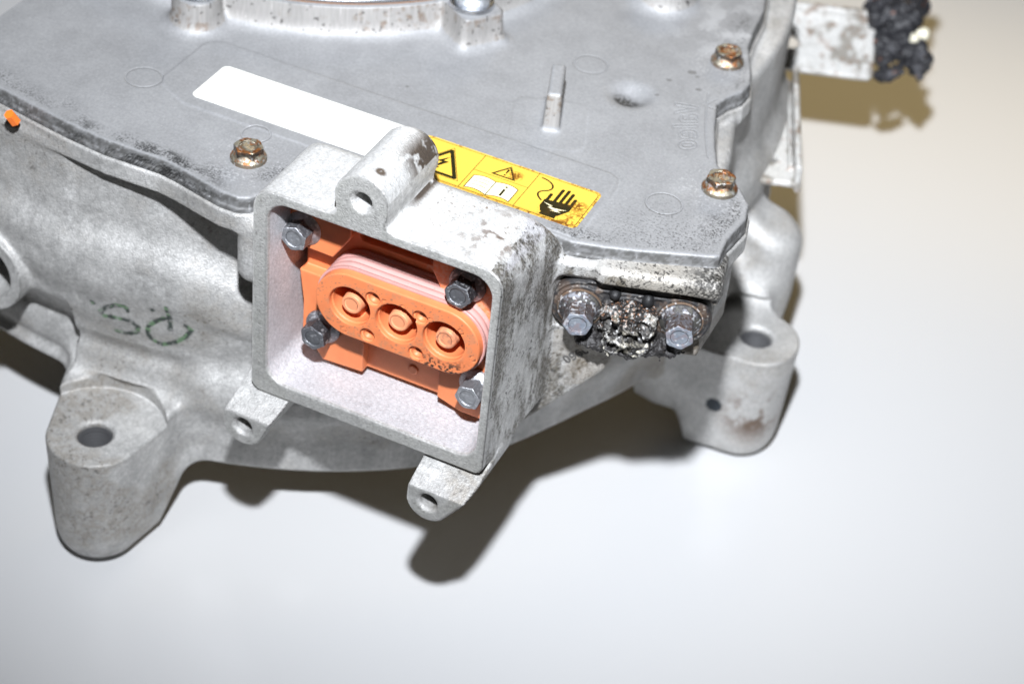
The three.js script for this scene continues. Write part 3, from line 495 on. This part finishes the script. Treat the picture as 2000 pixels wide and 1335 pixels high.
// ---------------------------------------------------------------- burnt terminal
const tSpace = (f) => (x, y, z) => { const [s, n] = terminalFrame(x, z); return f(s, y, n); };
const NB = V(0.32, 0, 0.947).normalize();
const fromT = (s, y, n) => [60 + 0.947 * s + 0.32 * n, y, -88 - 0.32 * s + 0.947 * n];
{
  const f = (s, y, n) => {
    ID = 1; const c1 = hyp(s + 17.6, y - 161.3), c2 = hyp(s - 19.6, y - 161.8);
    let o = mn(stad(s - 1, y - 161.5, 18.6, 11.4), box2(s - 1, y - 163, 19, 10.5, 3)); let d = slab(o, n + 1.5, 3, 0.8);
    d = smin(d, slab(box2(s - 1, y - 149.5, 15 , 5, 3), n + 0.5, 3, 1), 2);
    d = smin(d, slab(mn(c1, c2) - 9.6, n - 0.2, 2.7, 0.7), 1.2);
    d = smin(d, slab(ab(o + 1) - 0.55, n - 0.6, 1.8, 0.4), 0.8);
    d = smin(d, slab(ab(hyp(s - 0.5, (y - 155) * 0.9) - 11.5) - 0.5, n - 1, 1.6, 0.4), 1);
    const web = ab(y - 169.2) - 0.4; d = smin(d, mx(web, ab(s - 1) - 14, ab(n - 0.5) - 1.6), 1);
    for (const [S, Y] of [[-5.4, 169], [6.8, 168]]) { const b = hyp(s - S, (y - Y) * (S > 0 ? 0.7 : 1), (n - 2.2) * 0.8) - 2.1; if (b < d) ID = 2; d = smin(d, b, 0.5); }
    d += (fbm(s * 0.5, y * 0.5, n * 0.5, 3) - 0.5) * 0.7 * ss(158, 148, y);
    return d;
  };
  const col = (x, y, z, nx, ny, nz, id) => {
    const [s, n] = terminalFrame(x, z), a = fbm(x * 0.3, y * 0.3, z * 0.3 + 5), b = fbm(x * 1.1, y * 1.1, z * 1.1, 2), k = 0.75 + 0.5 * b; let c = [0.022 * k, 0.021 * k, 0.022 * k];
    if (id === 2) return [0.012, 0.012, 0.013];
    const o = mn(hyp(s + 17.6, y - 161.3), hyp(s - 19.6, y - 161.8)); c = mix3(c, [0.20, 0.115, 0.065], 0.26 * ss(0.45, 0.66, a) * mx(ss(4, 0, ab(o - 9.5)), ss(5, 0, ab(hyp(s - 0.5, y - 155) - 11.5))));
    c = mix3(c, [0.3, 0.27, 0.23], 0.22 * ss(0.55, 0.7, b) * ss(1.2, 2.6, n)); return mix3(c, [0.5, 0.47, 0.42], 0.6 * ss(0.86, 0.93, vn(x * 1.4, y * 1.4, z * 1.4)));
  };
  const tm = nets(tSpace(f), [30, 138, -106], [98, 178, -68], 0.4, col, 12);
  const T = group('burnt_terminal', unit, 'scorched black plastic terminal with two bolts and melted centre');
  part('terminal_plate', tm.get(1), M.black, T); for (const g of splitByX(tm.get(2), [61])) part('melted_peg', g, M.black, T);
  const bub = Array.from({ length: 46 }, () => [-8.5 + 18 * rnd(), 146.5 + 19 * rnd(), 7 + 5.5 * rnd(), 0.7 + 1.5 * rnd() ** 2]).concat([[-5.5, 160.5, 10, 3], [6.2, 161, 10, 2.3], [-4.6, 151.4, 10.5, 2.7], [1.6, 156, 10, 1.9], [6.5, 154.5, 10, 2.2]]);
  const blob = (s, y, n) => {
    ID = 1; const a = fbm(s * 0.22 + 4, y * 0.22, n * 0.22 + 2, 3), b = fbm(s * 0.6, y * 0.6, n * 0.6 + 9, 3), u = (s - 0.6) / 9.6, v = (y - 155.5) / 10.6, w = (n - 3) / 8;
    let d = (Math.pow(ab(u) ** 3 + ab(v) ** 3 + ab(w) ** 3, 1 / 3) - 1) * 8.4; d += (a - 0.5) * 7 + (ab(b - 0.5) * 2 - 0.35) * 1.8 + (fbm(s * 1.5, y * 1.5, n * 1.5, 2) - 0.5) * 0.6;
    for (const [S, Y, N, r] of bub) { const q = hyp(s - S, y - Y, (n - N) * 0.7); if (q < r + 1.2) d = smax(d, r - q, 0.5); }
    return d * 0.6;
  };
  const bc = (x, y, z, nx, ny, nz) => {
    let pit = 0; const [s, n] = terminalFrame(x, z), a = fbm(s * 0.45 + 7, y * 0.45, n * 0.45, 3), b = fbm(s * 1.5, y * 1.5, n * 1.5, 2); let c = [0.025, 0.023, 0.022];
    for (const [S, Y, N, r] of bub) pit = mx(pit, ss(r + 0.35, r - 0.1, hyp(s - S, y - Y, (n - N) * 0.7))); const crust = 1 - 0.9 * pit;
    c = mix3(c, [0.42, 0.41, 0.39], ss(0.47, 0.6, a * 0.7 + b * 0.3) * ss(5, 7.5, n + (a - 0.5) * 6) * 0.95 * crust); c = mix3(c, [0.66, 0.62, 0.52], ss(0.56, 0.66, fbm(s * 0.7, y * 0.7, n * 0.7 + 30, 2)) * ss(158, 151, y) * ss(6, 9, n) * crust); c = mix3(c, [0.30, 0.27, 0.21], 0.4 * ss(0.52, 0.64, fbm(s * 0.3, y * 0.3, 40)) * ss(6, 9, n) * crust); c = mix3(c, [0.3, 0.15, 0.08], 0.8 * ss(0.6, 0.75, b) * ss(157, 166, y)); 
    return c;
  };
  part('melted_residue', nets(tSpace(blob), [46, 138, -100], [78, 172, -66], 0.34, bc, 10, 2.2).get(1), M.foam, T, 'grey and white melted bubbly residue between the bolts');
  const fray = (s, y, n) => { ID = 1; const a = fbm(s * 0.35, y * 0.35, n * 0.35 + 3, 3); return (hyp(mx(ab(s - 2) - 15, 0), (y - 148.5 + ab(s - 2) * -0.12) * 1.1, (n - 2) * 0.8) - 5.6 + (a - 0.5) * 6) * 0.6; };
  part('charred_edge', nets(tSpace(fray), [34, 138, -106], [92, 158, -72], 0.45, (x, y, z) => { const b = vn(x * 1.3, y * 1.3, z * 1.3); return mix3([0.022, 0.02, 0.02], [0.3, 0.26, 0.2], ss(0.86, 0.95, b) * 0.6); }, 12, 2.2).get(1), M.black, T, 'charred ragged plastic along the lower edge');
  const tb = { af: 9.6, h: 11, fr: 7.7, fh: 1.4, cone: 2.2, washer: 8.4, low: [0.035, 0.034, 0.036], tone: [0.22, 0.25, 0.30], dark: [0.06, 0.035, 0.022] };
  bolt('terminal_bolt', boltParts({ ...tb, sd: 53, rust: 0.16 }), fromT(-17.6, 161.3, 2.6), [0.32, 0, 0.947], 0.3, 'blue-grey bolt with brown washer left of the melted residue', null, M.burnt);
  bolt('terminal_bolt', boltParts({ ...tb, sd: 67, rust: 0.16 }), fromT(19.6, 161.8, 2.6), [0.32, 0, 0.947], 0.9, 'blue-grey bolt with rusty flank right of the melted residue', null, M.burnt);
}
// ---------------------------------------------------------------- labels on the cover
function sticker(x0, z0, w, d, r, y, t, map, name, label, col) {
  const s = new THREE.Shape(), X = w / 2, Y = d / 2; s.moveTo(-X + r, -Y); s.lineTo(X - r, -Y); s.absarc(X - r, -Y + r, r, -Math.PI / 2, 0); s.lineTo(X, Y - r); s.absarc(X - r, Y - r, r, 0, Math.PI / 2); s.lineTo(-X + r, Y); s.absarc(-X + r, Y - r, r, Math.PI / 2, Math.PI); s.lineTo(-X, -Y + r); s.absarc(-X + r, -Y + r, r, Math.PI, Math.PI * 1.5);
  const g = new THREE.ExtrudeGeometry(s, { depth: t, bevelEnabled: false, curveSegments: 10 }), p = g.attributes.position, u = g.attributes.uv;
  for (let i = 0; i < p.count; i++) u.setXY(i, (p.getX(i) + X) / w, (p.getY(i) + Y) / d);
  g.rotateX(-Math.PI / 2); g.translate(x0 + X, y, z0 + Y);
  return part(name, mmGeo(g), std({ name, map, color: col || new THREE.Color(1, 1, 1), roughness: 0.42, metalness: 0 }), unit, label);
}
sticker(-127, -113.6, 88.7, 25.7, 2.6, 188.33, 0.2, null, 'blank_label', 'blank white label on the cover', new THREE.Color().setRGB(0.80, 0.80, 0.73));
const yellow = tex(1464, 512, (c, W, H) => {
  const k = 20, ink = '#1c1a08'; c.fillStyle = '#e0b445'; c.fillRect(0, 0, W, H); c.strokeStyle = c.fillStyle = ink; c.lineJoin = c.lineCap = 'round';
  c.lineWidth = 5; c.beginPath(); c.roundRect(1 * k, 0.95 * k, 71.3 * k, 23.7 * k, 2 * k); c.stroke();
  const line = (...p) => { c.beginPath(); c.moveTo(p[0] * k, p[1] * k); for (let i = 2; i < p.length; i += 2) c.lineTo(p[i] * k, p[i + 1] * k); c.stroke(); };
  const fill = (col, ...p) => { c.fillStyle = col; c.beginPath(); c.moveTo(p[0] * k, p[1] * k); for (let i = 2; i < p.length; i += 2) c.lineTo(p[i] * k, p[i + 1] * k); c.closePath(); c.fill(); };
  line(25.2, 0.95, 25.2, 24.6); line(47.7, 0.95, 47.7, 24.6); line(25.2, 11.4, 47.7, 11.4);
  const tri = (x, y, w, h, lw, outer) => { c.lineWidth = lw; c.beginPath(); c.moveTo(x * k, y * k); c.lineTo((x + w / 2) * k, (y + h) * k); c.lineTo((x - w / 2) * k, (y + h) * k); c.closePath(); c.stroke(); if (outer) { c.lineWidth = 4; const e = outer; c.beginPath(); c.moveTo(x * k, (y - e * 1.7) * k); c.lineTo((x + w / 2 + e * 1.45) * k, (y + h + e * 0.85) * k); c.lineTo((x - w / 2 - e * 1.45) * k, (y + h + e * 0.85) * k); c.closePath(); c.stroke(); } };
  tri(13, 4.9, 17.4, 15.6, 30, 1.25); fill(ink, 14.6, 8.6, 10.8, 13.6, 13, 13.3, 11.5, 16.6, 10.3, 16, 11.8, 19.6, 13.9, 17, 12.6, 16.9, 15.4, 12.2, 13.2, 12.3);
  tri(36.8, 3.2, 8.4, 6.6, 11, 0.5); c.fillStyle = ink; fill(ink, 36.3, 4.6, 37.3, 4.6, 37, 7.6, 36.6, 7.6); c.beginPath(); c.arc(36.8 * k, 8.6 * k, 9, 0, 7); c.fill();
  // open book
  c.lineWidth = 8; c.fillStyle = '#f4ecc4'; c.strokeStyle = ink; c.beginPath(); c.moveTo(27 * k, 14.8 * k); c.quadraticCurveTo(31 * k, 12.4 * k, 36 * k, 14.6 * k); c.quadraticCurveTo(41 * k, 12.4 * k, 45.2 * k, 14.8 * k); c.lineTo(45.2 * k, 23.4 * k); c.quadraticCurveTo(41 * k, 21.4 * k, 36 * k, 24 * k); c.quadraticCurveTo(31 * k, 21.4 * k, 27 * k, 23.4 * k); c.closePath(); c.fill(); c.stroke();
  line(36, 14.6, 36, 24); c.lineWidth = 6; for (const y of [16, 18, 20.2]) { c.beginPath(); c.moveTo(28.6 * k, y * k); c.quadraticCurveTo(31.4 * k, (y - 0.9) * k, 34.3 * k, y * k); c.stroke(); }
  c.fillStyle = ink; c.beginPath(); c.arc(40.8 * k, 15.5 * k, 11, 0, 7); c.fill(); c.fillRect(40.3 * k, 17 * k, 20, 4.6 * k);
  // hand and cable
  c.lineWidth = 14; c.beginPath(); c.moveTo(49.6 * k, 2.6 * k); c.bezierCurveTo(55 * k, 3 * k, 57.2 * k, 7.2 * k, 54.4 * k, 9.4 * k); c.bezierCurveTo(51 * k, 11.4 * k, 52 * k, 13.6 * k, 55 * k, 15.8 * k); c.stroke();
  c.lineWidth = 26; line(56.9, 10.6, 56.9, 17); line(59.7, 6, 59.7, 17); line(61.9, 5.4, 61.9, 17); line(64.1, 6.6, 64.1, 17); line(66.2, 9.4, 66.2, 14);
  fill(ink, 55.9, 14.4, 67, 13, 67, 17.2, 65.2, 20.4, 64.4, 22, 57.4, 22, 55.9, 19); fill(ink, 57.8, 21, 64, 21, 64, 24, 57.8, 24);
  fill('#f4ecc4', 56, 16.2, 60.4, 17, 59.2, 17.6, 63.6, 18.6, 58.8, 18.3, 60, 17.7); fill('#f4ecc4', 59, 18.6, 66, 17, 62.6, 19.1, 64.8, 19.4, 60.2, 20.2, 61.6, 19.3);
  // rust and soot on the paper, heaviest at the lower right
  const im = c.getImageData(0, 0, W, H), D = im.data;
  for (let j = 0; j < H; j++) for (let i = 0; i < W; i++) {
    const x = i / k, y = j / k, a = fbm(x * 0.35 + 3, y * 0.35, 6, 3), b = fbm(x * 1.6, y * 1.6, 2, 2), g = hash(i >> 1, j >> 1, 8); let q = ss(52, 72, x) * ss(9, 21, y), e = mn(x, 73.2 - x, y * 1.3, 25.6 - y);
    let w = cl(q * ss(0.38, 0.62, a * 0.6 + b * 0.4) * 0.9 + ss(1.6, 0.2, e) * ss(0.5, 0.66, b * 0.5 + a * 0.5) * 0.8 + ss(23, 25, y) * 0.25); const hole = spot(x, y, 0, 40.6, 7, 0, 3.6), hole2 = spot(x, y, 0, 68.5, 12.5, 0, 4.5) ; w = mx(w, mx(hole, hole2) * ss(0.42, 0.6, b + 0.2 * a) * 1.4); w = cl(w);
    const tone = g > 0.5 ? [120, 66, 12] : [74, 46, 14], o = (j * W + i) * 4; for (let m = 0; m < 3; m++) D[o + m] = mix(D[o + m], tone[m], w * 0.85);
    const dust = ss(0.93, 0.99, g) * ss(12, 23, y) * 0.8; for (let m = 0; m < 3; m++) D[o + m] = mix(D[o + m], 30, dust);
  }
  c.putImageData(im, 0, 0);
}, true, false);
sticker(-37.5, -113.4, 73.2, 25.9, 2.4, 188.33, 0.2, yellow, 'warning_label', 'yellow warning label with hazard triangle, open book and hand');

// ---------------------------------------------------------------- bracketry and burnt cable at the right
{
  const fr = (x, z, cx, cz) => [(x - cx) * En[0] + (z - cz) * En[1], (x - cx) * Nn[0] + (z - cz) * Nn[1]];
  const f = (x, y, z) => {
    ID = 1; const [s, n] = fr(x, z, 40, -418), t = 0.5, yy = y - 100, p = yy * Math.cos(t) + n * Math.sin(t), q = -yy * Math.sin(t) + n * Math.cos(t);
    let d = slab(box2(s, q, 27, 16.5, 4), p, 1.6, 0.8); d = mx(d, -(mx(hyp(s + 16, q * 1.1) - 4.5, ab(p) - 9)));
    d = smin(d, box3(s + 27, yy - 3, n - 2, 3, 20, 17, 1.5), 2); d = smin(d, box3(s, yy - 8.5, n + 16.5, 27, 6, 2, 1), 2);
    const [a, b] = fr(x, z, 54, -302); let e = box3(a + 1.5, y - 117, b, 10, 1.6, 42, 1); e = smin(e, box3(a - 8 + (y - 112) * 0.1, y - 121, b, 1.4, 7, 43, 0.8), 1.5); e = mx(e, -(hyp(a + 4, b - 24) - 3)); e = mn(e, box3(a - 4, y - 119, b + 4, 0.7, 3, 36, 0.4)); if (e < d) ID = 2; return mn(d, e);
  };
  const col = (x, y, z, nx, ny, nz, id) => { const a = fbm(x * 0.12, y * 0.12, z * 0.12), b = fbm(x * 0.4 + 7, y * 0.4, z * 0.4, 2); let c = [0.72, 0.71, 0.68].map((q) => q * (0.85 + 0.3 * b)); const edge = id === 1 ? ss(0.46, 0.62, a * 0.6 + b * 0.4) : ss(0.5, 0.64, a); return mix3(mix3(c, [0.22, 0.19, 0.15], edge * 0.75), [0.25, 0.12, 0.06], ss(0.62, 0.75, b) * 0.5); };
  const m = nets(f, [0, 80, -448], [86, 134, -246], 0.9, col);
  part('rear_bracket', m.get(1), M.cast, unit, 'pale tilted bracket plate holding the burnt cable'); part('side_rail', m.get(2), M.cast, unit, 'pale upright rail on the right flank');
  const caps = [[52, 124, -486, 62, 112, -446, 10], [66, 124, -486, 72, 112, -446, 10], [70, 103, -436, 84, 103, -431, 8], [82, 104, -438, 88, 101, -428, 7], [71, 103, -432, 75, 99, -413, 5], [70, 110, -440, 78, 105, -428, 5]];
  const cb = (x, y, z) => { ID = 1; let d = 1e9; for (const [ax, ay, az, bx, by, bz, r] of caps) { const ex = bx - ax, ey = by - ay, ez = bz - az, t = cl(((x - ax) * ex + (y - ay) * ey + (z - az) * ez) / (ex * ex + ey * ey + ez * ez)); d = smin(d, hyp(x - ax - ex * t, y - ay - ey * t, z - az - ez * t) - r, 4); } return (d + (fbm(x * 0.12, y * 0.12, z * 0.12) - 0.5) * 12 + (vn(x * 0.45, y * 0.45, z * 0.45) - 0.5) * 1.6) * 0.6; };
  part('burnt_cable', nets(cb, [14, 84, -496], [112, 142, -380], 0.9, (x, y, z) => { const b = vn(x * 0.5, y * 0.5, z * 0.5), a = fbm(x * .2, y * .2, z * .2); return mix3(mix3([0.02, 0.02, 0.023], [0.3, 0.1, 0.04], ss(0.8, 0.9, b) * ss(0.45, 0.6, a)), [0.25, 0.25, 0.27], ss(0.6, 0.75, a) * 0.25); }, 20, 2.2).get(1), M.black, unit, 'black melted cable end held by the rear bracket');
  const bead = (x, y, z, r) => { const g = new THREE.IcosahedronGeometry(r, 3), p = g.attributes.position; for (let i = 0; i < p.count; i++) { const k = 0.8 + 0.5 * vn(p.getX(i) * 0.6 + x, p.getY(i) * 0.6, p.getZ(i) * 0.6); p.setXYZ(i, p.getX(i) * k + x, p.getY(i) * k + y, p.getZ(i) * k + z); } return g; };
  const beads = mergeGeometries([bead(85.5, 113, -437, 3.2), bead(83, 112.5, -431, 2.6)]); beads.deleteAttribute('normal'); beads.computeVertexNormals();
  part('exposed_core', mmGeo(beads), std({ name: 'bare_wire', color: new THREE.Color().setRGB(0.8, 0.76, 0.6), roughness: 0.4 }), unit, 'pale lump on the burnt cable');
}
// small orange chip under the cover edge, stamped number on the web
{
  const g = new THREE.CylinderGeometry(2.1, 2.2, 5.2, 6); g.rotateZ(0.15); g.rotateX(0.5); g.translate(-177.6, 184.2, -43.6);
  part('orange_plug', toCreasedNormals(mmGeo(g), 0.5), std({ name: 'bright_orange_plastic', color: new THREE.Color().setRGB(0.85, 0.18, 0.02), roughness: 0.45 }), unit, 'tiny bright orange plug at the left cover edge');
  const t = new TextGeometry('0960', { font, size: 3.6, depth: 0.5, curveSegments: 4 }); t.rotateZ(0.72); t.rotateY(Math.atan2(0.32, 0.947)); t.translate(...fromT(-19.5, 130, -2.2));
  part('cast_number', mmGeo(t), std({ name: 'dark_cast_number', color: new THREE.Color().setRGB(0.10, 0.095, 0.09), roughness: 0.6 }), unit, 'dark cast number on the web under the terminal');
}
//NEXT
renderer.render(scene, camera);
